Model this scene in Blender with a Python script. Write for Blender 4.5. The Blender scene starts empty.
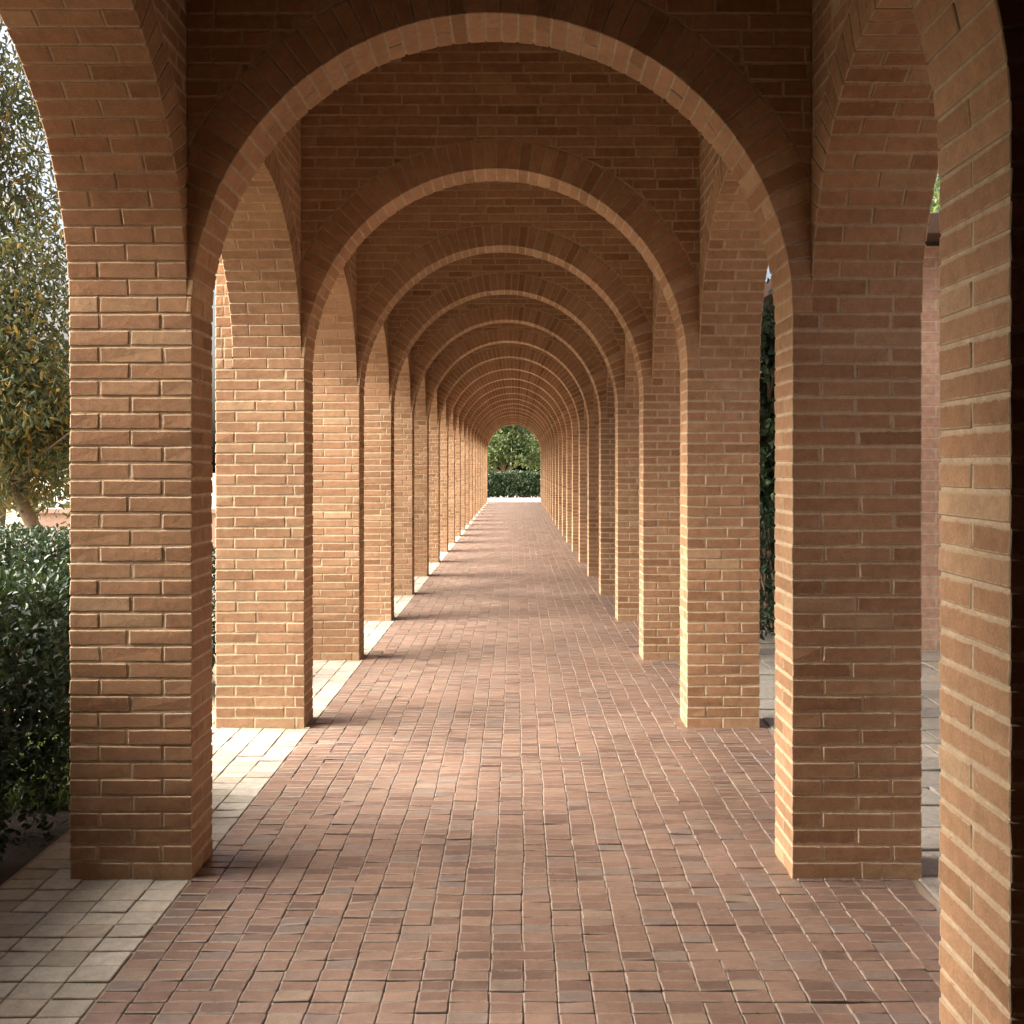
import bpy, math, random
import numpy as np

rng = np.random.default_rng(7)
random.seed(7)
PI = math.pi
scene = bpy.context.scene
col = scene.collection

# ------------------------------------------------------------------ layout
EYE = 1.65
COURSE = 0.0665
ZS = 34 * COURSE                 # springing height of the arcade arches
T = 0.27                         # thickness of piers and cross walls along the passage
L, R = 1.30, 1.10                # inner faces of the piers, left and right of the viewer
PL, PR = 0.02, 0.08              # how far piers stand proud of the side walls, left and right
TOP = 4.46
YS = [4.0, 6.3, 8.5, 10.65] + [10.65 + 2.15 * i for i in range(1, 17)]
YEND = YS[-1] + T
RING = 0.18

# ------------------------------------------------------------------ node helpers
def new_mat(name):
    m = bpy.data.materials.new(name)
    m.use_nodes = True
    nt = m.node_tree
    b = nt.nodes['Principled BSDF']
    return m, nt, b

def N(nt, t, **kw):
    n = nt.nodes.new(t)
    for k, v in kw.items():
        setattr(n, k, v)
    return n

def ramp(nt, fac, stops, interp='LINEAR'):
    r = N(nt, 'ShaderNodeValToRGB')
    r.color_ramp.interpolation = interp
    e = r.color_ramp.elements
    while len(e) < len(stops):
        e.new(0.5)
    for i, (p, c) in enumerate(stops):
        e[i].position = p
        e[i].color = (*c, 1)
    nt.links.new(fac, r.inputs[0])
    return r.outputs[0]

def mix(nt, mode, fac, a, b):
    n = N(nt, 'ShaderNodeMix', data_type='RGBA', blend_type=mode)
    for s, v in ((n.inputs[0], fac), (n.inputs[6], a), (n.inputs[7], b)):
        if hasattr(v, 'is_output'):
            nt.links.new(v, s)
        elif isinstance(v, tuple):
            s.default_value = (*v, 1)
        else:
            s.default_value = v
    return n.outputs[2]

def noise(nt, vec, scale, detail=4, rough=0.55, out=0):
    n = N(nt, 'ShaderNodeTexNoise')
    n.inputs['Scale'].default_value = scale
    n.inputs['Detail'].default_value = detail
    n.inputs['Roughness'].default_value = rough
    nt.links.new(vec, n.inputs['Vector'])
    return n.outputs[out]

def masonry(name, stops, rough=0.85, bump=0.5, stain=0.35, scale=1.0, specks=0.25, dist=0.004, spec=0.25, wear=None, wear_w=0.010, vary=0.0):
    """One unit per mesh island: each brick or paver takes its own tone."""
    m, nt, b = new_mat(name)
    geo = N(nt, 'ShaderNodeNewGeometry')
    tc = N(nt, 'ShaderNodeTexCoord')
    pos = tc.outputs['Object']
    base = ramp(nt, geo.outputs['Random Per Island'], stops)
    cloud = noise(nt, pos, 1.3 * scale, 5, 0.6)
    c = mix(nt, 'MULTIPLY', stain, base, ramp(nt, cloud, [(0.3, (0.55, 0.5, 0.46)), (0.7, (1.25, 1.22, 1.18))]))
    mid = noise(nt, pos, 22 * scale, 5, 0.65)
    c = mix(nt, 'MULTIPLY', 0.55, c, ramp(nt, mid, [(0.28, (0.62, 0.58, 0.55)), (0.72, (1.28, 1.27, 1.25))]))
    fine = noise(nt, pos, 140 * scale, 3, 0.7)
    c = mix(nt, 'MULTIPLY', 0.4, c, ramp(nt, fine, [(0.3, (0.6, 0.58, 0.56)), (0.7, (1.3, 1.3, 1.3))]))
    sp = noise(nt, pos, 9 * scale, 6, 0.75)
    spm = ramp(nt, sp, [(0.62, (0, 0, 0)), (0.74, (1, 1, 1))])
    f = N(nt, 'ShaderNodeMath', operation='MULTIPLY')
    nt.links.new(spm, f.inputs[0]); f.inputs[1].default_value = specks
    c = mix(nt, 'MIX', f.outputs[0], c, (0.55, 0.45, 0.34))
    if vary:
        oi = N(nt, 'ShaderNodeObjectInfo')
        c = mix(nt, 'MULTIPLY', 1.0, c, ramp(nt, oi.outputs['Random'], [(0, (1 - vary * .5,) * 3), (0.5, (1.0, 1.0 - vary * .12, 1.0 - vary * .2)), (1, (1 + vary * .5,) * 3)]))
    worn = None
    if wear:
        def mth(op, x, y=None):
            n_ = N(nt, 'ShaderNodeMath', operation=op)
            for s_, v_ in zip(n_.inputs, (x, y)):
                if v_ is None: continue
                if hasattr(v_, 'is_output'): nt.links.new(v_, s_)
                else: s_.default_value = v_
            return n_.outputs[0]
        f1, f2 = N(nt, 'ShaderNodeUVMap', uv_map='face'), N(nt, 'ShaderNodeUVMap', uv_map='extent')
        s1, s2 = N(nt, 'ShaderNodeSeparateXYZ'), N(nt, 'ShaderNodeSeparateXYZ')
        nt.links.new(f1.outputs[0], s1.inputs[0]); nt.links.new(f2.outputs[0], s2.inputs[0])
        d = mth('MINIMUM', mth('MINIMUM', s1.outputs[0], mth('SUBTRACT', s2.outputs[0], s1.outputs[0])),
                mth('MINIMUM', s1.outputs[1], mth('SUBTRACT', s2.outputs[1], s1.outputs[1])))
        wn = noise(nt, pos, 38 * scale, 5, 0.7)
        t = mth('SUBTRACT', d, mth('MULTIPLY', mth('SUBTRACT', wn, 0.44), wear_w * 4))
        worn = ramp(nt, mth('MULTIPLY', t, 1 / (wear_w * 0.35)), [(0.0, (0, 0, 0)), (1.0, (1, 1, 1))])
        c = mix(nt, 'MIX', worn, mix(nt, 'MIX', 0.7, c, wear), c)
    nt.links.new(c, b.inputs['Base Color'])
    b.inputs['Roughness'].default_value = rough
    b.inputs['Specular IOR Level'].default_value = spec
    h = N(nt, 'ShaderNodeMath', operation='MULTIPLY_ADD')
    h2 = noise(nt, pos, 45 * scale, 6, 0.7)
    nt.links.new(h2, h.inputs[0]); h.inputs[1].default_value = 1.0
    nt.links.new(mid, h.inputs[2])
    bp = N(nt, 'ShaderNodeBump')
    bp.inputs['Strength'].default_value = bump
    bp.inputs['Distance'].default_value = dist
    hh = h.outputs[0]
    if worn is not None:
        k = N(nt, 'ShaderNodeMath', operation='MULTIPLY_ADD')
        nt.links.new(worn, k.inputs[0]); k.inputs[1].default_value = 0.3; nt.links.new(hh, k.inputs[2])
        hh = k.outputs[0]
    nt.links.new(hh, bp.inputs['Height'])
    nt.links.new(bp.outputs[0], b.inputs['Normal'])
    return m

M = {}
M['brick'] = masonry('brick', [(0.0, (0.26, 0.150, 0.082)), (0.15, (0.34, 0.202, 0.118)), (0.45, (0.375, 0.232, 0.138)),
                               (0.7, (0.395, 0.248, 0.149)), (0.86, (0.34, 0.196, 0.116)), (0.93, (0.42, 0.29, 0.178)), (1.0, (0.44, 0.305, 0.195))],
                     bump=0.45, dist=0.004, stain=0.5, specks=0.4, wear=(0.44, 0.34, 0.23), wear_w=0.005, vary=0.2)
M['mortar'] = masonry('mortar', [(0, (0.46, 0.36, 0.25)), (1, (0.51, 0.405, 0.29))], rough=0.95, bump=0.9, specks=0.15)
M['paver'] = masonry('paver', [(0.0, (0.112, 0.076, 0.065)), (0.12, (0.145, 0.095, 0.078)), (0.35, (0.172, 0.114, 0.092)), (0.6, (0.187, 0.125, 0.100)),
                               (0.8, (0.20, 0.138, 0.110)), (0.92, (0.155, 0.126, 0.116)), (1.0, (0.225, 0.17, 0.13))],
                     rough=0.42, spec=0.5, bump=0.35, stain=0.7, specks=0.18, wear=(0.23, 0.185, 0.155), wear_w=0.005)
M['pale_paver'] = masonry('pale_paver', [(0, (0.27, 0.245, 0.205)), (0.4, (0.33, 0.305, 0.26)), (0.8, (0.37, 0.345, 0.30)), (1, (0.30, 0.26, 0.21))],
                          rough=0.75, bump=0.5, specks=0.1)
M['stone_flag'] = masonry('stone_flag', [(0, (0.22, 0.215, 0.20)), (0.5, (0.28, 0.275, 0.255)), (1, (0.33, 0.31, 0.28))],
                          rough=0.75, bump=0.9, dist=0.012, specks=0.1)
M['joint'] = masonry('joint', [(0, (0.25, 0.205, 0.165)), (1, (0.27, 0.22, 0.18))], rough=0.95, bump=0.6, specks=0.2)
M['plaster'] = masonry('plaster', [(0, (0.13, 0.07, 0.04)), (1, (0.14, 0.075, 0.045))], rough=0.9)
M['render'] = masonry('render', [(0, (0.40, 0.28, 0.23)), (1, (0.40, 0.28, 0.23))], rough=0.9)
M['pale_bounce'] = masonry('pale_bounce', [(0, (0.62, 0.50, 0.38)), (1, (0.64, 0.52, 0.40))], rough=0.9)  # unseen ceiling, made pale to bounce light onto the spandrels
M['roof'] = masonry('roof', [(0, (0.10, 0.06, 0.05)), (1, (0.16, 0.09, 0.07))], rough=0.8)
M['timber'] = masonry('timber', [(0, (0.07, 0.045, 0.035)), (1, (0.10, 0.06, 0.045))], rough=0.7)
M['bark'] = masonry('bark', [(0, (0.22, 0.17, 0.12)), (1, (0.26, 0.20, 0.14))], rough=0.9, bump=1.0, dist=0.02)
M['pale_gravel'] = masonry('pale_gravel', [(0, (0.34, 0.30, 0.23)), (1, (0.34, 0.30, 0.23))], rough=0.95, bump=1.0, dist=0.03)  # ground kept pale gravel to bounce light up into the arches

M['mulch'] = masonry('mulch', [(0, (0.07, 0.05, 0.038)), (1, (0.07, 0.05, 0.038))], rough=0.95, bump=1.0, dist=0.03)

def leafmat(name, stops, rough=0.4, trans=0.25, tint=(0.16, 0.22, 0.05)):
    m, nt, b = new_mat(name)
    geo = N(nt, 'ShaderNodeNewGeometry')
    tc = N(nt, 'ShaderNodeTexCoord')
    c = ramp(nt, geo.outputs['Random Per Island'], stops)
    cl = noise(nt, tc.outputs['Object'], 2.5, 3)
    c = mix(nt, 'MULTIPLY', 0.5, c, ramp(nt, cl, [(0.3, (0.6, 0.65, 0.6)), (0.7, (1.3, 1.25, 1.1))]))
    nt.links.new(c, b.inputs['Base Color'])
    b.inputs['Roughness'].default_value = rough
    b.inputs['Specular IOR Level'].default_value = 0.5
    tr = N(nt, 'ShaderNodeBsdfTranslucent')
    tcx = mix(nt, 'MIX', 0.6, c, tint)
    nt.links.new(tcx, tr.inputs[0])
    ms = N(nt, 'ShaderNodeMixShader')
    ms.inputs[0].default_value = trans
    nt.links.new(b.outputs[0], ms.inputs[1])
    nt.links.new(tr.outputs[0], ms.inputs[2])
    nt.links.new(ms.outputs[0], nt.nodes['Material Output'].inputs[0])
    return m

M['hedge_leaf'] = leafmat('hedge_leaf', [(0, (0.009, 0.025, 0.016)), (0.5, (0.015, 0.042, 0.024)), (0.85, (0.024, 0.060, 0.032)), (1, (0.045, 0.09, 0.042))], rough=0.45, trans=0.10)
M['tree_leaf'] = leafmat('tree_leaf', [(0, (0.045, 0.07, 0.04)), (0.4, (0.075, 0.11, 0.055)), (0.72, (0.12, 0.145, 0.06)), (0.85, (0.22, 0.17, 0.04)), (1, (0.38, 0.24, 0.05))], rough=0.45, trans=0.28, tint=(0.22, 0.2, 0.05))
M['ivy_leaf'] = leafmat('ivy_leaf', [(0, (0.015, 0.035, 0.015)), (0.8, (0.035, 0.075, 0.03)), (1, (0.07, 0.12, 0.04))], trans=0.12)
M['garden_leaf'] = leafmat('garden_leaf', [(0, (0.06, 0.10, 0.04)), (0.5, (0.10, 0.15, 0.06)), (1, (0.22, 0.25, 0.11))], trans=0.45)
M['grass'] = leafmat('grass_blade', [(0, (0.07, 0.11, 0.03)), (1, (0.16, 0.2, 0.06))], trans=0.3)

def wall_mat(name, course, blen, axis, cols):
    """Brickwork of the far building: a brick pattern in its own wall plane."""
    m, nt, b = new_mat(name)
    tc = N(nt, 'ShaderNodeTexCoord')
    sx = N(nt, 'ShaderNodeSeparateXYZ'); cx = N(nt, 'ShaderNodeCombineXYZ')
    nt.links.new(tc.outputs['Object'], sx.inputs[0])
    nt.links.new(sx.outputs[axis], cx.inputs[0]); nt.links.new(sx.outputs[2], cx.inputs[1])
    br = N(nt, 'ShaderNodeTexBrick')
    br.inputs['Scale'].default_value = 1.0
    br.inputs['Brick Width'].default_value = blen
    br.inputs['Row Height'].default_value = course
    br.inputs['Mortar Size'].default_value = 0.007
    br.inputs['Mortar Smooth'].default_value = 0.3
    for i, k in enumerate(('Color1', 'Color2', 'Mortar')):
        br.inputs[k].default_value = (*cols[i], 1)
    nt.links.new(cx.outputs[0], br.inputs['Vector'])
    mid = noise(nt, tc.outputs['Object'], 18, 5)
    c = mix(nt, 'MULTIPLY', 0.5, br.outputs[0], ramp(nt, mid, [(0.3, (0.6, 0.6, 0.6)), (0.7, (1.3, 1.3, 1.3))]))
    nt.links.new(c, b.inputs['Base Color'])
    b.inputs['Roughness'].default_value = 0.9
    bp = N(nt, 'ShaderNodeBump', invert=True)
    bp.inputs['Distance'].default_value = 0.008
    nt.links.new(br.outputs['Fac'], bp.inputs['Height'])
    nt.links.new(bp.outputs[0], b.inputs['Normal'])
    return m
FARB = ((0.46, 0.31, 0.235), (0.53, 0.38, 0.29), (0.58, 0.50, 0.42))
M['far_wall_x'] = wall_mat('far_brick_front', 0.095, 0.30, 0, FARB)
M['far_wall_y'] = wall_mat('far_brick_side', 0.095, 0.30, 1, FARB)

# ------------------------------------------------------------------ objects
def link(name, me, mat, parent=None):
    o = bpy.data.objects.new(name, me)
    if mat:
        me.materials.append(mat)
    col.objects.link(o)
    if parent:
        o.parent = parent
    return o

def empty(name, loc=(0, 0, 0)):
    o = bpy.data.objects.new(name, None)
    o.location = loc
    o.empty_display_size = 0.2
    col.objects.link(o)
    return o

def tag(o, label, cat, group=None):
    o['label'] = label; o['category'] = cat
    if group:
        o['group'] = group
    return o

def mesh_np(name, verts, faces):
    me = bpy.data.meshes.new(name)
    me.from_pydata(verts.tolist() if hasattr(verts, 'tolist') else verts, [], faces)
    me.update()
    return me

# chamfered hexahedra -------------------------------------------------------
def _vid(i, j, k, a): return ((i * 2 + j) * 2 + k) * 3 + a
def _topology():
    def pos(i, j, k, a):
        p = np.array([i, j, k], float)
        for b in range(3):
            if b != a: p[b] = 0.1 if p[b] < .5 else 0.9
        return p
    P = {}
    for i in (0, 1):
        for j in (0, 1):
            for k in (0, 1):
                for a in range(3):
                    P[_vid(i, j, k, a)] = pos(i, j, k, a)
    fs = []
    for a in range(3):
        b, c = [x for x in range(3) if x != a]
        for s in (0, 1):
            loop = []
            for (sb, sc) in ((0, 0), (1, 0), (1, 1), (0, 1)):
                ix = [0, 0, 0]; ix[a] = s; ix[b] = sb; ix[c] = sc
                loop.append(_vid(*ix, a))
            fs.append(loop)
        for sb in (0, 1):
            for sc in (0, 1):
                i0 = [0, 0, 0]; i0[b] = sb; i0[c] = sc
                i1 = list(i0); i1[a] = 1
                fs.append([_vid(*i0, b), _vid(*i0, c), _vid(*i1, c), _vid(*i1, b)])
    for i in (0, 1):
        for j in (0, 1):
            for k in (0, 1):
                fs.append([_vid(i, j, k, 0), _vid(i, j, k, 1), _vid(i, j, k, 2)])
    out = []
    for f in fs:
        p = [P[v] for v in f]
        n = np.cross(p[1] - p[0], p[2] - p[0])
        cen = sum(p) / len(p) - 0.5
        out.append(f if np.dot(n, cen) > 0 else f[::-1])
    return out
TOPO = _topology()

class Units:
    """Bricks, voussoirs or pavers in a frame (u along, w depth, v up)."""
    def __init__(self, bevel=0.004, jit=0.0015, push=0.002):
        self.c = []; self.bevel = bevel; self.jit = jit; self.push = push
    def hexa(self, c): self.c.append(np.asarray(c, float).reshape(2, 2, 2, 3))
    def box(self, u0, u1, w0, w1, v0, v1):
        self.hexa([[[(u, w, v) for v in (v0, v1)] for w in (w0, w1)] for u in (u0, u1)])
    def quad(self, ul0, ur0, ul1, ur1, w0, w1, vl0, vr0, vl1, vr1):
        """bottom left/right u at v0, top left/right u at v1"""
        self.hexa([[[(ul0, w, vl0), (ul1, w, vl1)] for w in (w0, w1)], [[(ur0, w, vr0), (ur1, w, vr1)] for w in (w0, w1)]])
    def build(self, name, frame, flip, mat, parent):
        C = np.array(self.c)
        n = len(C)
        C = C + rng.normal(0, self.jit, C.shape)
        C = C + rng.uniform(-self.push, self.push, (n, 1, 1, 1, 3)) * np.array([0.4, 1.0, 0.35])
        ln = np.stack([np.linalg.norm((C[:, 1] - C[:, 0]), axis=-1).mean((1, 2)),
                       np.linalg.norm((C[:, :, 1] - C[:, :, 0]), axis=-1).mean((1, 2)),
                       np.linalg.norm((C[:, :, :, 1] - C[:, :, :, 0]), axis=-1).mean((1, 2))], -1)
        t = np.clip(self.bevel / np.maximum(ln, 1e-4), 0.01, 0.3)
        V = np.zeros((n, 24, 3))
        for i in (0, 1):
            for j in (0, 1):
                for k in (0, 1):
                    for a in range(3):
                        p = []
                        for b, s in enumerate((i, j, k)):
                            if b == a: p.append(np.full(n, float(s)))
                            else: p.append(t[:, b] if s == 0 else 1 - t[:, b])
                        acc = 0
                        for ii in (0, 1):
                            for jj in (0, 1):
                                for kk in (0, 1):
                                    w = (p[0] if ii else 1 - p[0]) * (p[1] if jj else 1 - p[1]) * (p[2] if kk else 1 - p[2])
                                    acc = acc + w[:, None] * C[:, ii, jj, kk]
                        V[:, _vid(i, j, k, a)] = acc
        V = frame(V.reshape(-1, 3))
        fl = [f[::-1] for f in TOPO] if flip else TOPO
        faces = []
        for q in range(n):
            o = q * 24
            faces += [[o + x for x in f] for f in fl]
        me = mesh_np(name, V, faces)
        # each unit face carries its own extent, so wear can follow the arrises
        nl = sum(len(f) for f in fl)
        uv = np.zeros((n, nl, 2)); sz = np.zeros((n, nl, 2)); q = 0
        for f in fl:
            ax_ = {v % 3 for v in f}
            for v in f:
                if len(ax_) == 1:
                    a = v % 3; ijk = ((v // 12) % 2, (v // 6) % 2, (v // 3) % 2)
                    b, c = [x for x in range(3) if x != a]
                    uv[:, q, 0] = ijk[b] * ln[:, b]; uv[:, q, 1] = ijk[c] * ln[:, c]
                    sz[:, q, 0] = ln[:, b]; sz[:, q, 1] = ln[:, c]
                q += 1
        for nm, arr in (('face', uv), ('extent', sz)):
            me.uv_layers.new(name=nm).data.foreach_set('uv', arr.ravel())
        return link(name, me, mat, parent)

def solid(boxes, name, mat, parent=None):
    vs, fs = [], []
    for (x0, x1, y0, y1, z0, z1) in boxes:
        o = len(vs)
        vs += [(x, y, z) for x in (x0, x1) for y in (y0, y1) for z in (z0, z1)]
        fs += [[o + a for a in f] for f in ((0, 1, 3, 2), (4, 6, 7, 5), (0, 4, 5, 1), (2, 3, 7, 6), (0, 2, 6, 4), (1, 5, 7, 3))]
    return link(name, mesh_np(name, vs, fs), mat, parent)

# ------------------------------------------------------------------ arched wall panels
def arch_wall(name, frame, flip, parent, u0, u1, w_t, cu, a, b, zs, top, ring=RING, blen=0.25, back=False, depth_bricks=1, ulim=None):
    """Wall with a round arch: horizontal courses above a ring of voussoirs."""
    J = 0.007
    # mortar core: front, back and soffit
    ins = 0.0035 if depth_bricks == 1 else 0.002
    A, B = a + 0.0045, b + 0.0045
    us = [u0] + [cu - A * math.cos(PI * i / 48) for i in range(49)] + [u1]
    def zlow(u):
        q = 1 - ((u - cu) / A) ** 2
        return zs + B * math.sqrt(q) if q > 0 else zs
    vs, fs = [], []
    for u in us:
        for w in (ins, w_t - ins):
            vs += [(u, w, zlow(u)), (u, w, top)]
    for i in range(len(us) - 1):
        o, p = i * 4, i * 4 + 4
        fs += [[o, p, p + 1, o + 1], [o + 2, o + 3, p + 3, p + 2], [o, o + 2, p + 2, p], [o + 1, p + 1, p + 3, o + 3]]
    fs += [[0, 1, 3, 2], [len(vs) - 4, len(vs) - 2, len(vs) - 1, len(vs) - 3]]
    if flip: fs = [f[::-1] for f in fs]
    root = link(name, mesh_np(name, frame(np.array(vs, float)), fs), M['mortar'], parent)
    # voussoirs
    U = Units(bevel=0.003, jit=0.001, push=0.0009)
    tt = np.linspace(0, PI, 721)
    px, pz = -a * np.cos(tt), b * np.sin(tt)
    s = np.concatenate([[0], np.cumsum(np.hypot(np.diff(px), np.diff(pz)))])
    n = int(round(s[-1] / 0.069))
    tj = np.interp(np.linspace(0, s[-1], n + 1), s, tt)
    for q in range(n):
        g = J / 2 / max(a, 0.3)
        t0, t1 = tj[q] + g, tj[q + 1] - g
        def P(t, e): return (cu - (a + e) * math.cos(t), zs + (b + e) * math.sin(t))
        def E(t):
            if not ulim: return ring
            c_ = math.cos(t)
            room = (cu - a - ulim[0]) if c_ > 0 else (ulim[1] - cu - a)
            ac = abs(c_)
            return min(ring, (a + room) / ac - a) if ac > 0.05 else ring
        i0, i1, o0, o1 = P(t0, 0), P(t1, 0), P(t0, E(t0)), P(t1, E(t1))
        if depth_bricks == 1:
            cuts = [-0.0025, w_t + 0.0025] if (q * 7 + int(cu * 10)) % 3 else [-0.003, w_t * (0.45 + 0.1 * rng.random()), w_t + 0.0025]
        else:
            h = w_t / depth_bricks
            cuts = [-0.0025] + ([h * k for k in range(1, depth_bricks)] if q % 2 else [h * (k + 0.5) for k in range(depth_bricks)]) + [w_t + 0.0025]
        for k in range(len(cuts) - 1):
            w0 = cuts[k] + (J / 2 if k else 0); w1 = cuts[k + 1] - (J / 2 if k < len(cuts) - 2 else 0)
            U.hexa([[[(i0[0], w, i0[1]), (o0[0], w, o0[1])] for w in (w0, w1)],
                    [[(i1[0], w, i1[1]), (o1[0], w, o1[1])] for w in (w0, w1)]])
    U.build('voussoir_ring', frame, flip, M['brick'], root)
    # courses of the wall above
    S = Units(bevel=0.003, jit=0.001, push=0.0011)
    Ao, Bo = a + ring + J, b + ring + J
    def zo(u):
        q = 1 - ((u - cu) / Ao) ** 2
        return zs + Bo * math.sqrt(q) if q > 0 else -1
    def xo(z):
        q = 1 - ((z - zs) / Bo) ** 2
        return Ao * math.sqrt(q) if q > 0 else 0.0
    faces = [(0.0, 0.11)] + ([(w_t - 0.11, w_t)] if back else [])
    r = 0
    z = zs
    while z < top - 0.03:
        z0, z1 = z + J / 2, z + COURSE - J / 2
        for (w0, w1) in faces:
            u = u0 - (blen * (0.5 if r % 2 else 0.0)) - rng.uniform(0, 0.03)
            while u < u1:
                bl = blen * (1 if rng.random() > 0.12 else 0.5) + rng.normal(0, 0.006)
                p, q = max(u + J / 2, u0), min(u + bl - J / 2, u1)
                u += bl
                if q - p < 0.02: continue
                flat = abs((p + q) / 2 - cu) < 0.72 * Ao
                if z0 >= zs + Bo or (abs(p - cu) >= Ao and abs(q - cu) >= Ao and (p - cu) * (q - cu) > 0):
                    S.box(p, q, w0, w1, z0, z1)
                elif flat:
                    lim = z1 - 0.008
                    if zo(p) > lim and zo(q) > lim: continue
                    k = xo(lim)
                    if zo(p) > lim: p = cu + k
                    if zo(q) > lim: q = cu - k
                    if q - p < 0.015: continue
                    cuts = [p, q]
                    e = xo(z0)
                    for x_ in (cu - e, cu + e, cu):
                        if p + 0.012 < x_ < q - 0.012: cuts.append(x_)
                    cuts.sort()
                    for a_, b_ in zip(cuts[:-1], cuts[1:]):
                        S.quad(a_, b_, a_, b_, w0, w1, max(z0, zo(a_)), max(z0, zo(b_)), z1, z1)
                else:
                    e0, e1 = xo(z0), xo(z1)
                    if (p + q) / 2 < cu:
                        b0, b1 = min(q, cu - e0), min(q, cu - e1)
                        if b1 - p < 0.012: continue
                        S.quad(p, max(b0, p + 0.006), p, b1, w0, w1, z0, z0, z1, z1)
                    else:
                        b0, b1 = max(p, cu + e0), max(p, cu + e1)
                        if q - b1 < 0.012: continue
                        S.quad(min(b0, q - 0.006), q, b1, q, w0, w1, z0, z0, z1, z1)
        z += COURSE; r += 1
    S.build('spandrel', frame, flip, M['brick'], root)
    return root

def pier(parent, x0, x1, y0, y1, top, core_top, core_x, base=0.0, name='pier'):
    """Brick pier: two wythes of stretchers in running bond."""
    J = 0.009
    root = solid([(x0 + 0.0035, x1 - 0.0035, y0 + 0.0035, y1 - 0.0035, base - 0.05 if base == 0 else base, top)] +
                 ([(core_x[0], core_x[1], y0 + 0.008, y1 - 0.008, top + 0.001, core_top)] if core_top > top else []), name, M['mortar'], parent)
    U = Units(bevel=0.003, jit=0.0011, push=0.0011)
    W = x1 - x0
    D = (y1 - y0)
    bl = W / 2 if W < 0.54 else 0.25
    m = int(round(top / COURSE))
    for r in range(int(round(base / COURSE)), m):
        z0, z1 = r * COURSE + J / 2, (r + 1) * COURSE - J / 2
        if r == 0: z0 = -0.03
        ends = (0.115 + rng.normal(0, 0.004), 0.115 + rng.normal(0, 0.004)) if (r % 2 and W > 0.3) else (0, 0)
        if ends[0]:
            for (p, q) in ((x0, x0 + ends[0]), (x1 - ends[1], x1)):
                U.box(p, q, y0, y1, z0, z1)
        for (w0, w1, sh) in ((y0, y0 + D / 2 - J / 2, r % 2), (y0 + D / 2 + J / 2, y1, (r + 1) % 2)):
            if ends[0]:
                p_, q_ = x0 + ends[0] + J, x1 - ends[1] - J
                cuts = [p_, (p_ + q_) / 2 + rng.normal(0, 0.01), q_] if q_ - p_ > 0.33 else [p_, q_]
            else:
                cuts = [x0] + [u for u in (x0 + bl * (k + 1.0) + rng.normal(0, 0.012) for k in range(4)) if u < x1 - 0.05] + [x1]
            for k in range(len(cuts) - 1):
                U.box(cuts[k] + (J / 2 if k else 0), cuts[k + 1] - (J / 2 if k < len(cuts) - 2 else 0), w0, w1, z0, z1)
    U.build('brickwork', lambda v: v, False, M['brick'], root)
    return root

# ------------------------------------------------------------------ the arcade
arc = empty('brick_arcade', (0, YS[0], 0))
tag(arc, 'long brown brick arcade of repeated round arches on square piers over the paved walk', 'arcade')
bpy.context.view_layer.update()
# parts are given in world coordinates, so undo the root's offset
_link = link
def link(name, me, mat, parent=None):
    o = _link(name, me, mat, parent)
    if parent is not None:
        o.matrix_parent_inverse = parent.matrix_world.inverted()
    return o
ax = lambda y: (lambda v: np.stack([v[:, 0], y + v[:, 1], v[:, 2]], -1))
def side(xin, s): return lambda v: np.stack([xin + s * v[:, 1], v[:, 0], v[:, 2]], -1)

L0, R0 = L, R
for k, y in enumerate(YS):
    L, R = (L0, R0) if k == 0 else (1.34, 1.07)
    WL, WR = (0.49, 0.52) if k == 0 else (0.56, 0.46)
    cu, a = (R - L) / 2, (R + L) / 2
    arch_wall('cross_arch', ax(y), False, arc, -(L + PL), R + PR, T, cu, a, a + (0.0 if k == 0 else 0.055), ZS, TOP, ulim=(-(L + PL), R + PR))
    pier(arc, -(L + WL), -L, y, y + T, ZS, TOP, (-1.79 if k == 1 else -(L + WL), -(L + PL)))
    if k == 1:
        pier(arc, -(L + WL), -1.794, y, y + T, 66 * COURSE, 0, None, base=ZS, name='buttress')
    pier(arc, R, R + WR, y, y + T, ZS, TOP, (R + PR, R + WR))
    if k:
        y0, y1 = YS[k - 1] + T, y
        c, h = (y0 + y1) / 2, (y1 - y0) / 2
        arch_wall('side_arch', side(-(L + PL), -1), False, arc, y0, y1, (1.79 - L if k == 1 else WL) - PL, c, h, h, ZS, TOP, depth_bricks=2)
        arch_wall('side_arch', side(R + PR, 1), True, arc, y0, y1, WR - PR, c, h, h, ZS, TOP, depth_bricks=2)
# the first bay, where the viewer stands
L, R, WL, WR1 = L0, R0, 0.50, 0.52
Y0L, Y0, Y0B, X0 = 1.78, 2.03, 2.37, 1.0
c, h = (Y0L + YS[0]) / 2, (YS[0] - Y0L) / 2
arch_wall('side_arch', side(-(L + PL), -1), False, arc, Y0L, YS[0], 1.79 - L - PL, c, h, h, ZS, TOP, depth_bricks=2)
c, h = (Y0B + YS[0]) / 2, (YS[0] - Y0B) / 2
arch_wall('side_arch', side(R + PR, 1), True, arc, Y0B, YS[0], WR1 - PR, c, h, 0.9, ZS, TOP, depth_bricks=2)
zs0 = 35 * COURSE
arch_wall('cross_arch', ax(Y0), False, arc, -1.66, X0 + 0.12, Y0B - Y0, (X0 - 1.6) / 2, (X0 + 1.6) / 2, (X0 + 1.6) / 2, zs0, TOP)
pier(arc, X0, X0 + 0.62, Y0, Y0B, zs0, TOP, (X0 + 0.13, X0 + 0.62))
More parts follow.
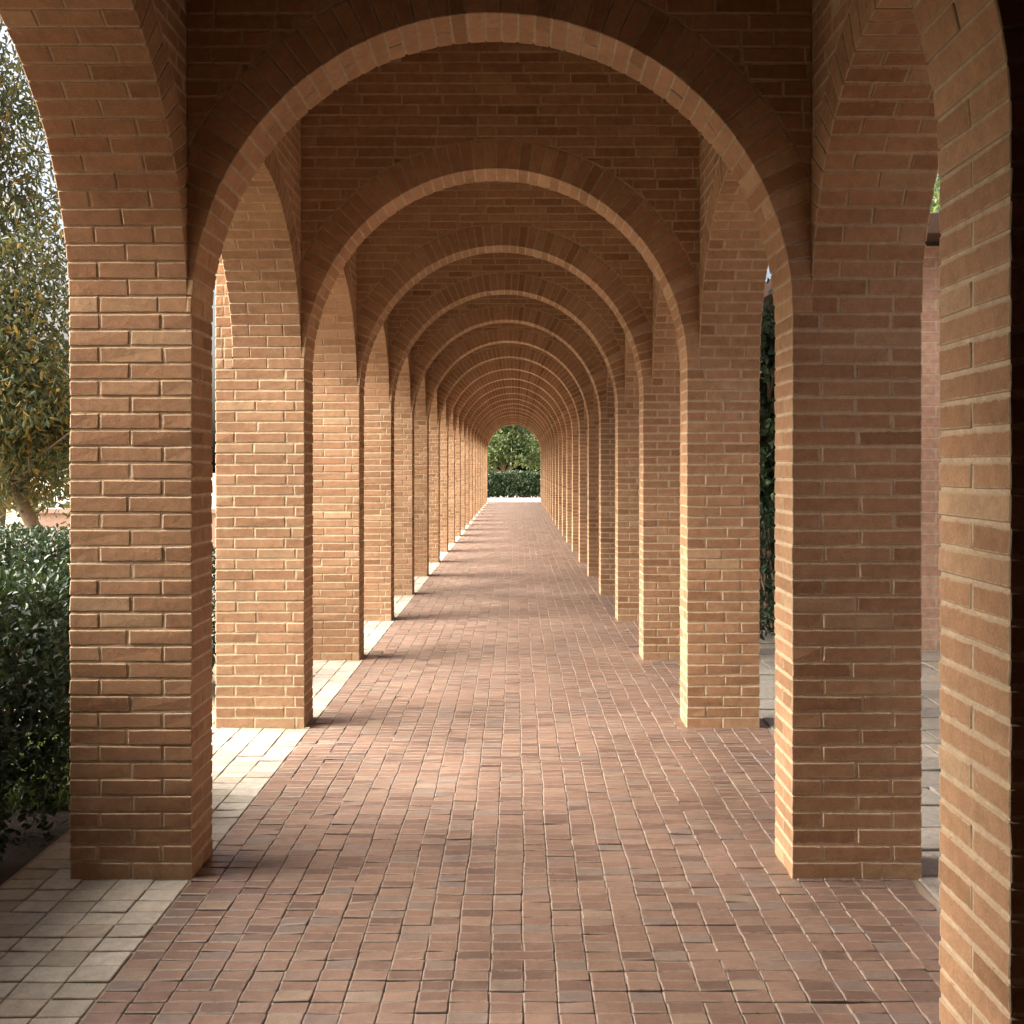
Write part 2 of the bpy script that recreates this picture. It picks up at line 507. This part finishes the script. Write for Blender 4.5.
# closed passage behind the viewer, built unseen and dark to shade the first bay
solid([(-1.95, -1.605, -4, Y0L, -0.05, TOP), (-1.6, -(L + PL), Y0L - 0.15, Y0L - 0.002, zs0, TOP)], 'passage_wall', M['plaster'], arc)
solid([(R + 0.1, R + 0.5, -4, Y0 - 0.004, -0.05, TOP)], 'passage_wall', M['plaster'], arc)
solid([(-1.95, R + 0.5, -4.3, -4.004, -0.05, TOP)], 'passage_wall', M['plaster'], arc)
solid([(-2.15, 1.95, -4.4, YS[0], TOP + 0.002, TOP + 0.3)], 'passage_ceiling', M['plaster'], arc)
solid([(-2.15, 1.95, YS[0] + 0.002, YEND + 0.2, TOP + 0.002, TOP + 0.3)], 'ceiling', M['pale_bounce'], arc)
solid([(-5.5, -1.953, -4, 2.6, -0.05, TOP + 0.3)], 'shade_block', M['far_wall_x'], arc)  # unseen block, added to keep light out of the first bay

# ------------------------------------------------------------------ floor and ground
def structure(o):
    o['kind'] = 'structure'; return o
structure(solid([(-150, 150, -60, 240, -1.0, -0.06)], 'ground', M['pale_gravel']))
structure(solid([(-2.04, 1.6, -4, YEND + 7, -0.3, -0.007)], 'paving_bed', M['joint']))

def lay(name, x0, x1, y0, y1, cw, ln, gx, gy, mat, wob=0.004, bevel=0.003, lift=0.0014, wander=0.012):
    """Rows of pavers; the joints along the walk wander a little from row to row."""
    U = Units(bevel=bevel, jit=0.001, push=0.0)
    nc = max(2, int(round((x1 - x0) / cw))); w0 = (x1 - x0) / nc
    drift = rng.normal(0, wander * 0.5, nc + 1)
    y = y0
    while y < y1:
        d = ln + rng.normal(0, wob * 0.5)
        drift = np.clip(drift * 0.93 + rng.normal(0, wander * 0.35, nc + 1), -w0 * 0.3, w0 * 0.3)
        xs = x0 + w0 * np.arange(nc + 1) + drift
        xs[0], xs[-1] = x0, x1
        c = 0
        while c < nc:
            span = 2 if (rng.random() < 0.02 and c < nc - 1) else 1
            p, q = xs[c] + gx / 2, xs[c + span] - gx / 2
            c += span
            z = rng.normal(0, lift); tx, ty = rng.normal(0, lift * 0.6, 2)
            oy = rng.normal(0, wob * 0.35)
            U.hexa([[[(xx, yy, zz + (tx if xx == q else -tx) + (ty if k else -ty)) for zz in (-0.03, z)]
                     for k, yy in enumerate((y + gy / 2 + oy, y + d - gy / 2 + oy))] for xx in (p, q)])
        y += d
    return structure(U.build(name, lambda v: v, False, mat, None))

L, R = L0, R0
lay('floor', -L, 1.56, 1.8, YEND + 0.3, 0.112, 0.064, 0.003, 0.0045, M['paver'], wander=0.004, wob=0.003)
lay('paving_border', -(L + 0.56) - 0.16, -L - 0.004, 1.8, YEND + 0.3, 0.138, 0.10, 0.004, 0.006, M['pale_paver'], wander=0.004)
lay('courtyard_paving', 1.6, 4.2, 1.0, 12.0, 0.42, 0.28, 0.010, 0.012, M['stone_flag'], wob=0.03, lift=0.003, wander=0.08)
lay('garden_path', -2.6, 2.6, YEND + 0.32, YEND + 6, 0.30, 0.30, 0.01, 0.01, M['pale_paver'])

# ------------------------------------------------------------------ foliage
def leaves(name, pts, nrm, size, mat, parent, aspect=0.5, spread=0.8, droop=0.0):
    n = len(pts)
    d = nrm * (1 - spread) + rng.normal(0, 1, (n, 3)) * spread
    d[:, 2] -= droop
    d /= np.linalg.norm(d, axis=1)[:, None] + 1e-9
    up = nrm * 0.8 + rng.normal(0, 0.5, (n, 3)); 
    sd = np.cross(d, up); sd /= np.linalg.norm(sd, axis=1)[:, None] + 1e-9
    nn = np.cross(sd, d)
    s = (size * rng.uniform(0.65, 1.25, n))[:, None]
    w = s * aspect * 0.5
    V = np.stack([pts, pts + d * s * 0.3 + sd * w + nn * w * 0.4, pts + d * s * 0.72 + sd * w * 0.8 + nn * w * 0.25,
                  pts + d * s - nn * s * 0.08, pts + d * s * 0.72 - sd * w * 0.8 + nn * w * 0.25, pts + d * s * 0.3 - sd * w + nn * w * 0.4], 1).reshape(-1, 3)
    F = []
    for q in range(n):
        o = q * 6
        F += [[o, o + 1, o + 2, o + 3], [o + 3, o + 4, o + 5, o]]
    return link(name, mesh_np(name, V, F), mat, parent)

def lump(p, f, seed):
    r = np.random.default_rng(seed)
    out = 0
    for k in range(5):
        q = r.normal(0, 1, 3) * f * (1 + 0.7 * k)
        out = out + np.sin(p @ q + r.uniform(0, 6.28)) / (1 + 0.5 * k)
    return out

def tube(name, paths, mat, parent, sides=8):
    vs, fs = [], []
    for pts, rad in paths:
        o = len(vs)
        pts = [np.array(p, float) for p in pts]
        for i, p in enumerate(pts):
            t = pts[min(i + 1, len(pts) - 1)] - pts[max(i - 1, 0)]
            t = t / (np.linalg.norm(t) + 1e-9)
            e = np.cross(t, (0.3, 1, 0.2)); e /= np.linalg.norm(e); g = np.cross(t, e)
            for k in range(sides):
                an = 2 * PI * k / sides
                rr = rad[i] * (1 + 0.12 * math.sin(3 * an + i * 1.3))
                vs.append(tuple(p + (e * math.cos(an) + g * math.sin(an)) * rr))
        for i in range(len(pts) - 1):
            for k in range(sides):
                k2 = (k + 1) % sides
                fs.append([o + i * sides + k, o + i * sides + k2, o + (i + 1) * sides + k2, o + (i + 1) * sides + k])
    me = mesh_np(name, vs, fs)
    for p in me.polygons: p.use_smooth = True
    return link(name, me, mat, parent)

def hedge(name, label, x0, x1, y0, y1, z0, z1, n, size, mat, seed, group=None, ragged=0.0, cat='hedge', shift=None):
    root = empty(name, ((x0 + x1) / 2, (y0 + y1) / 2, -0.06))
    tag(root, label, cat, group)
    bpy.context.view_layer.update()
    lo, hi = np.array([x0, y0, z0]), np.array([x1, y1, z1])
    sz = hi - lo
    areas = np.array([sz[1] * sz[2], sz[1] * sz[2], sz[0] * sz[2], sz[0] * sz[2], sz[0] * sz[1]])
    f = rng.choice(5, n, p=areas / areas.sum())
    p = rng.random((n, 3))
    nr = np.zeros((n, 3))
    for q, (a_, s_) in enumerate(((0, 0), (0, 1), (1, 0), (1, 1), (2, 1))):
        m_ = f == q
        p[m_, a_] = s_; nr[m_, a_] = 2 * s_ - 1
    P = lo + p * sz
    cen = (lo + hi) / 2
    # rounded corners, bumps and depth into the bush
    q = (P - cen) / (sz / 2)
    rr = (np.abs(q) ** 6).sum(1) ** (1 / 6)
    P = cen + q / rr[:, None] * (sz / 2)
    dep = np.abs(rng.normal(0, 1, n)) * 0.07
    P = P - nr * (dep - 0.035 * lump(P, 3.2, seed))[:, None]
    if ragged:
        keep = (P[:, 2] - z0) / (z1 - z0) + 0.16 * lump(P, 6, seed + 3) > ragged * rng.random(n)
        P, nr = P[keep], nr[keep]
    if shift:
        P[:, 0] += shift(P[:, 1])
    nr = nr + np.array([0, 0, 0.5]); nr /= np.linalg.norm(nr, axis=1)[:, None]
    leaves('foliage', P, nr, size, mat, root, aspect=0.52, spread=0.55)
    # twigs and stems carry the leaves
    st = []
    m = max(4, int((x1 - x0) * (y1 - y0) * 7))
    for _ in range(min(m, 70)):
        bx_, by_ = rng.uniform(x0 + 0.3, x1 - 0.35), rng.uniform(y0 + 0.2, y1 - 0.2)
        for _ in range(3):
            e = np.array([bx_, by_, 0]) + np.array([*rng.normal(0, 0.14, 2), z1 - 0.12])
            e[0] = np.clip(e[0], x0 + 0.2, x1 - 0.25); e[1] = np.clip(e[1], y0 + 0.05, y1 - 0.05)
            mid = np.array([bx_, by_, 0]) * 0.5 + e * 0.5 + rng.normal(0, 0.03, 3)
            st.append(([(bx_, by_, -0.07), mid, e], [0.014, 0.010, 0.004]))
    tube('branches', st, M['bark'], root, 5)
    # shaded inner leaves that close the view through the bush
    ni = int(n * 0.35)
    lo2, hi2 = lo + sz * 0.1, hi - sz * 0.1; lo2[2] = z0 + (z1 - z0) * (0.25 if ragged else 0.04)
    PI_ = lo2 + rng.random((ni, 3)) * (hi2 - lo2)
    if shift: PI_[:, 0] += shift(PI_[:, 1])
    leaves('inner_foliage', PI_, rng.normal(0, 1, (ni, 3)), size * 1.35, mat, root, aspect=0.7, spread=0.9)
    return root

def tree(name, label, base, trunk_pts, rad, blobs, n, size, mat, group=None, aspect=0.4, droop=0.3, gap=0.15, seed=1, cat='tree'):
    root = empty(name, base)
    tag(root, label, cat, group)
    bpy.context.view_layer.update()
    paths = [(trunk_pts, rad)]
    top = np.array(trunk_pts[-1]); mid = np.array(trunk_pts[len(trunk_pts) // 2])
    for (c_, r_) in blobs:
        c_ = np.array(c_)
        s0 = mid if c_[2] < top[2] + 0.2 else top
        for _ in range(3):
            e = c_ + rng.normal(0, 0.45, 3) * np.array(r_)
            md = s0 * 0.5 + e * 0.5 + rng.normal(0, 0.1, 3) * np.array(r_)
            paths.append(([s0, md, e], [rad[-1] * 0.7, rad[-1] * 0.42, rad[-1] * 0.12]))
    tube('trunk', paths, M['bark'], root)
    vol = np.array([r_[0] * r_[1] * r_[2] for _, r_ in blobs]) ** 0.75
    ch = rng.choice(len(blobs), n, p=vol / vol.sum())
    C_ = np.array([b_[0] for b_ in blobs])[ch]; R_ = np.array([b_[1] for b_ in blobs])[ch]
    d = rng.normal(0, 1, (n, 3)); d /= np.linalg.norm(d, axis=1)[:, None]
    rr = rng.random(n) ** 0.45
    P = C_ + d * R_ * rr[:, None]
    # gather the leaves into sprays
    ns = max(20, n // 40)
    sp = P[rng.choice(n, ns)]
    which = rng.integers(0, ns, n)
    tight = np.array(R_) * 0.16
    P = np.where((rng.random(n) < 0.7)[:, None], sp[which] + rng.normal(0, 1, (n, 3)) * tight, P)
    keep = lump(P, 1.6 / max(R_.mean(), 0.3), seed) > -1.6 + gap * 4
    P = P[keep]; d = d[keep]
    d = d + np.array([0, 0, 0.4]); d /= np.linalg.norm(d, axis=1)[:, None]
    leaves('crown', P, d, size, mat, root, aspect=aspect, spread=0.7, droop=droop)
    return root

# left garden
hedge('hedge', 'dark glossy clipped hedge with bare feet beside the nearest left pier', -3.3, -1.97, 2.2, 5.2, -0.05, 1.15, 38000, 0.038, M['hedge_leaf'], 3, ragged=0.05,
      shift=lambda y: np.where(y < 4.25, -0.16, 0.0))  # near end carried on out of view to shade the first bay
hedge('hedge', 'narrow green hedge with a flat top behind the nearer hedge on the left', -7.0, -2.25, 7.2, 8.0, 0.0, 1.17, 29000, 0.04, M['hedge_leaf'], 5)
tree('leafy_tree', 'tall yellowing small leaved tree with leaning trunk behind the left hedges', (-5.6, 12.2, -0.06),
     [(-5.6, 12.2, -0.1), (-5.85, 12.2, 0.8), (-6.2, 12.2, 1.5), (-6.6, 12.1, 2.3), (-6.8, 12.0, 3.4)], [0.10, 0.085, 0.075, 0.06, 0.04],
     [((-6.3, 12, 2.5), (1.0, 1.2, 1.0)), ((-6.0, 11.9, 3.5), (0.85, 1.0, 1.0)), ((-6.3, 12, 4.6), (0.95, 1.2, 1.0)), ((-6.6, 12, 5.8), (1.0, 1.2, 1.1)),
      ((-7.0, 12, 7.2), (1.0, 1.1, 1.2)), ((-8.3, 12.3, 4.0), (1.3, 1.4, 1.6)), ((-8.4, 12.3, 6.2), (1.2, 1.3, 1.6)), ((-5.55, 12, 2.2), (0.5, 0.7, 0.6)), ((-6.1, 12.3, 1.7), (1.0, 0.9, 0.6)), ((-5.9, 11.7, 2.1), (0.8, 0.6, 0.5))],
     60000, 0.105, M['tree_leaf'], aspect=0.3, droop=0.8, gap=0.2, seed=11)
gw = solid([(-8.6, -5.2, 18.0, 18.3, -0.1, 0.80), (-8.65, -5.15, 17.95, 18.35, 0.803, 0.88)], 'garden_wall', M['render'])
tag(gw, 'low pale pink rendered garden wall seen past the tree trunk on the left', 'garden wall')
for q, (x, y, s, lab) in enumerate([(-12.5, 24, 1.0, 'dark bushy tree beyond the pale pink garden wall'), (-17.5, 27, 1.25, 'wide dark tree far left of the pale pink garden wall')]):
    tree('bushy_tree', lab, (x, y, -0.06), [(x, y, -0.1), (x + 0.1, y, 0.8), (x, y, 1.8 * s)], [0.18, 0.14, 0.1],
         [((x, y, 2.3 * s), (2.2 * s, 1.6, 1.2)), ((x - 1.3, y, 1.7 * s), (1.5, 1.3, 1.2)), ((x + 1.3, y, 1.6 * s), (1.5, 1.3, 1.2)), ((x + 0.4, y, 3.4 * s), (1.5, 1.3, 1.1))],
         6000, 0.2, M['garden_leaf'], group='trees beyond the garden wall', aspect=0.55, seed=20 + q, gap=0.05)
structure(solid([(-3.6, -2.0, 1.9, 5.35, -0.2, -0.045)], 'planting_bed', M['mulch']))
# tufts of grass in the light behind the hedge foot
gp = np.stack([rng.uniform(-3.9, -1.95, 5200), rng.uniform(4.9, 6.4, 5200), np.full(5200, -0.06)], -1)
g = leaves('grass', gp, np.tile([0, 0, 1.0], (5200, 1)), 0.11, M['grass'], None, aspect=0.12, spread=0.28)
g['kind'] = 'stuff'

# right courtyard
bl = empty('brick_building', (6.2, 10.9, -0.06))
tag(bl, 'pinkish brick building with dark eaves standing across the court on the right', 'building')
bpy.context.view_layer.update()
solid([(3.25, 9.5, 8.95, 9.25, -0.1, 3.62)], 'wall', M['far_wall_x'], bl)
solid([(3.25, 3.55, 9.253, 44.0, -0.1, 3.62)], 'wall', M['far_wall_y'], bl)  # runs on unseen to cut skylight from the right
solid([(4.25, 4.55, -4.0, 8.947, -0.1, 3.62)], 'wall', M['far_wall_y'], bl)  # unseen wing, added to hold back skylight from the right
solid([(2.95, 9.8, 8.62, 44.3, 3.66, 3.83), (3.95, 9.8, -4.3, 8.617, 3.66, 3.83)], 'eaves', M['timber'], bl)
rv = [(2.9, -4.4, 3.835), (9.85, -4.4, 3.835), (9.85, 44.4, 3.835), (2.9, 44.4, 3.835), (6.3, -1.0, 5.2), (6.3, 41, 5.2)]
rv[0] = (3.9, -4.4, 3.835)
link('roof', mesh_np('roof', rv, [[0, 1, 4], [1, 2, 5, 4], [2, 3, 5], [3, 0, 4, 5], [3, 2, 1, 0]]), M['roof'], bl)
hedge('hedge', 'low dark hedge in the court seen past the second right pier', 1.9, 2.95, 8.95, 13.5, 0.0, 1.22, 9000, 0.06, M['hedge_leaf'], 8)
tree('ivy_tree', 'dark ivy clad tree rising behind the court hedge past the second right pier', (2.6, 10.6, -0.06),
     [(2.6, 10.6, -0.1), (2.62, 10.6, 1.0), (2.6, 10.6, 2.2)], [0.14, 0.12, 0.08],
     [((2.6, 10.5, 1.5), (0.5, 0.7, 0.6)), ((2.55, 10.5, 2.2), (0.55, 0.7, 0.6)), ((2.65, 10.6, 2.9), (0.5, 0.7, 0.5))],
     7000, 0.08, M['ivy_leaf'], aspect=0.7, seed=31, gap=0.0, droop=0.4)
tree('courtyard_tree', 'leafy green tree showing above the roof of the brick building', (6.8, 15.5, -0.06),
     [(6.8, 15.5, -0.1), (6.85, 15.5, 2.0), (6.8, 15.5, 4.2)], [0.2, 0.16, 0.1],
     [((6.6, 15.5, 5.2), (1.6, 1.5, 1.3)), ((7.6, 15.6, 5.8), (1.4, 1.4, 1.3)), ((5.9, 15.4, 4.4), (1.0, 1.2, 0.9)), ((7.2, 15.5, 6.8), (1.1, 1.1, 1.0))],
     9000, 0.13, M['garden_leaf'], aspect=0.5, seed=33, gap=0.1)

# garden at the far end of the walk
hedge('hedge', 'dark low hedge closing the view at the far end of the arcade', -4.5, 4.5, 52.6, 54.2, 0.0, 1.3, 16000, 0.12, M['ivy_leaf'], 9)
for q, (x, y, s, lab) in enumerate([(-0.9, 60, 1.0, 'sunlit green tree behind the hedge at the far end of the arcade, left'), (2.4, 62, 1.0, 'sunlit green tree behind the hedge at the far end of the arcade, right')]):
    tree('garden_tree', lab, (x, y, -0.06), [(x, y, -0.1), (x + 0.1, y, 1.2), (x, y, 2.4)], [0.2, 0.16, 0.1],
         [((x, y, 3.2), (1.9, 1.5, 1.1)), ((x + 0.9, y - 0.4, 2.4), (1.2, 1.2, 0.8)), ((x - 1.1, y, 2.3), (1.2, 1.2, 0.9)), ((x + 0.2, y, 4.5), (1.4, 1.3, 1.0))],
         7000, 0.2, M['garden_leaf'], group='trees at the far end', aspect=0.6, seed=40 + q, gap=0.06)

# ------------------------------------------------------------------ light
AZ_FROM = math.radians(-96)     # compass bearing the sun stands at, from +Y clockwise (negative: to the left)
EL = math.radians(38)
w = bpy.data.worlds.new('World'); scene.world = w
w.use_nodes = True
nt = w.node_tree
sky = nt.nodes.new('ShaderNodeTexSky')
sky.sky_type = 'NISHITA'; sky.sun_disc = False
sky.sun_elevation = EL; sky.sun_rotation = AZ_FROM
sky.air_density = 1.0; sky.dust_density = 10.0; sky.ozone_density = 0.2
nt.links.new(sky.outputs[0], nt.nodes['Background'].inputs[0])
nt.nodes['Background'].inputs[1].default_value = 0.11
sd = bpy.data.lights.new('sun', 'SUN')
sd.energy = 5.0; sd.angle = math.radians(56); sd.color = (1.0, 0.95, 0.87)
so = bpy.data.objects.new('sun', sd); col.objects.link(so)
from mathutils import Vector
dirv = Vector((math.sin(AZ_FROM) * math.cos(EL), math.cos(AZ_FROM) * math.cos(EL), math.sin(EL)))
so.rotation_euler = dirv.to_track_quat('Z', 'Y').to_euler()
so.location = dirv * 40

# ------------------------------------------------------------------ camera
cd = bpy.data.cameras.new('camera')
co = bpy.data.objects.new('camera', cd); col.objects.link(co)
co.location = (0, 0, EYE)
co.rotation_euler = (math.radians(90), 0, 0)
cd.sensor_width = 36; cd.lens = 36 * 1000 / 1024
cd.shift_x = -(517 - 512) / 1024
cd.shift_y = (466 - 512) / 1024
cd.clip_start = 0.05; cd.clip_end = 1000
scene.camera = co

scene.view_settings.view_transform = 'Standard'
scene.view_settings.look = 'None'
scene.view_settings.exposure = 1.97
scene.view_settings.gamma = 1
cy = scene.cycles
cy.use_denoising = True
cy.max_bounces = 10; cy.diffuse_bounces = 8; cy.glossy_bounces = 4; cy.transparent_max_bounces = 8
cy.sample_clamp_indirect = 8
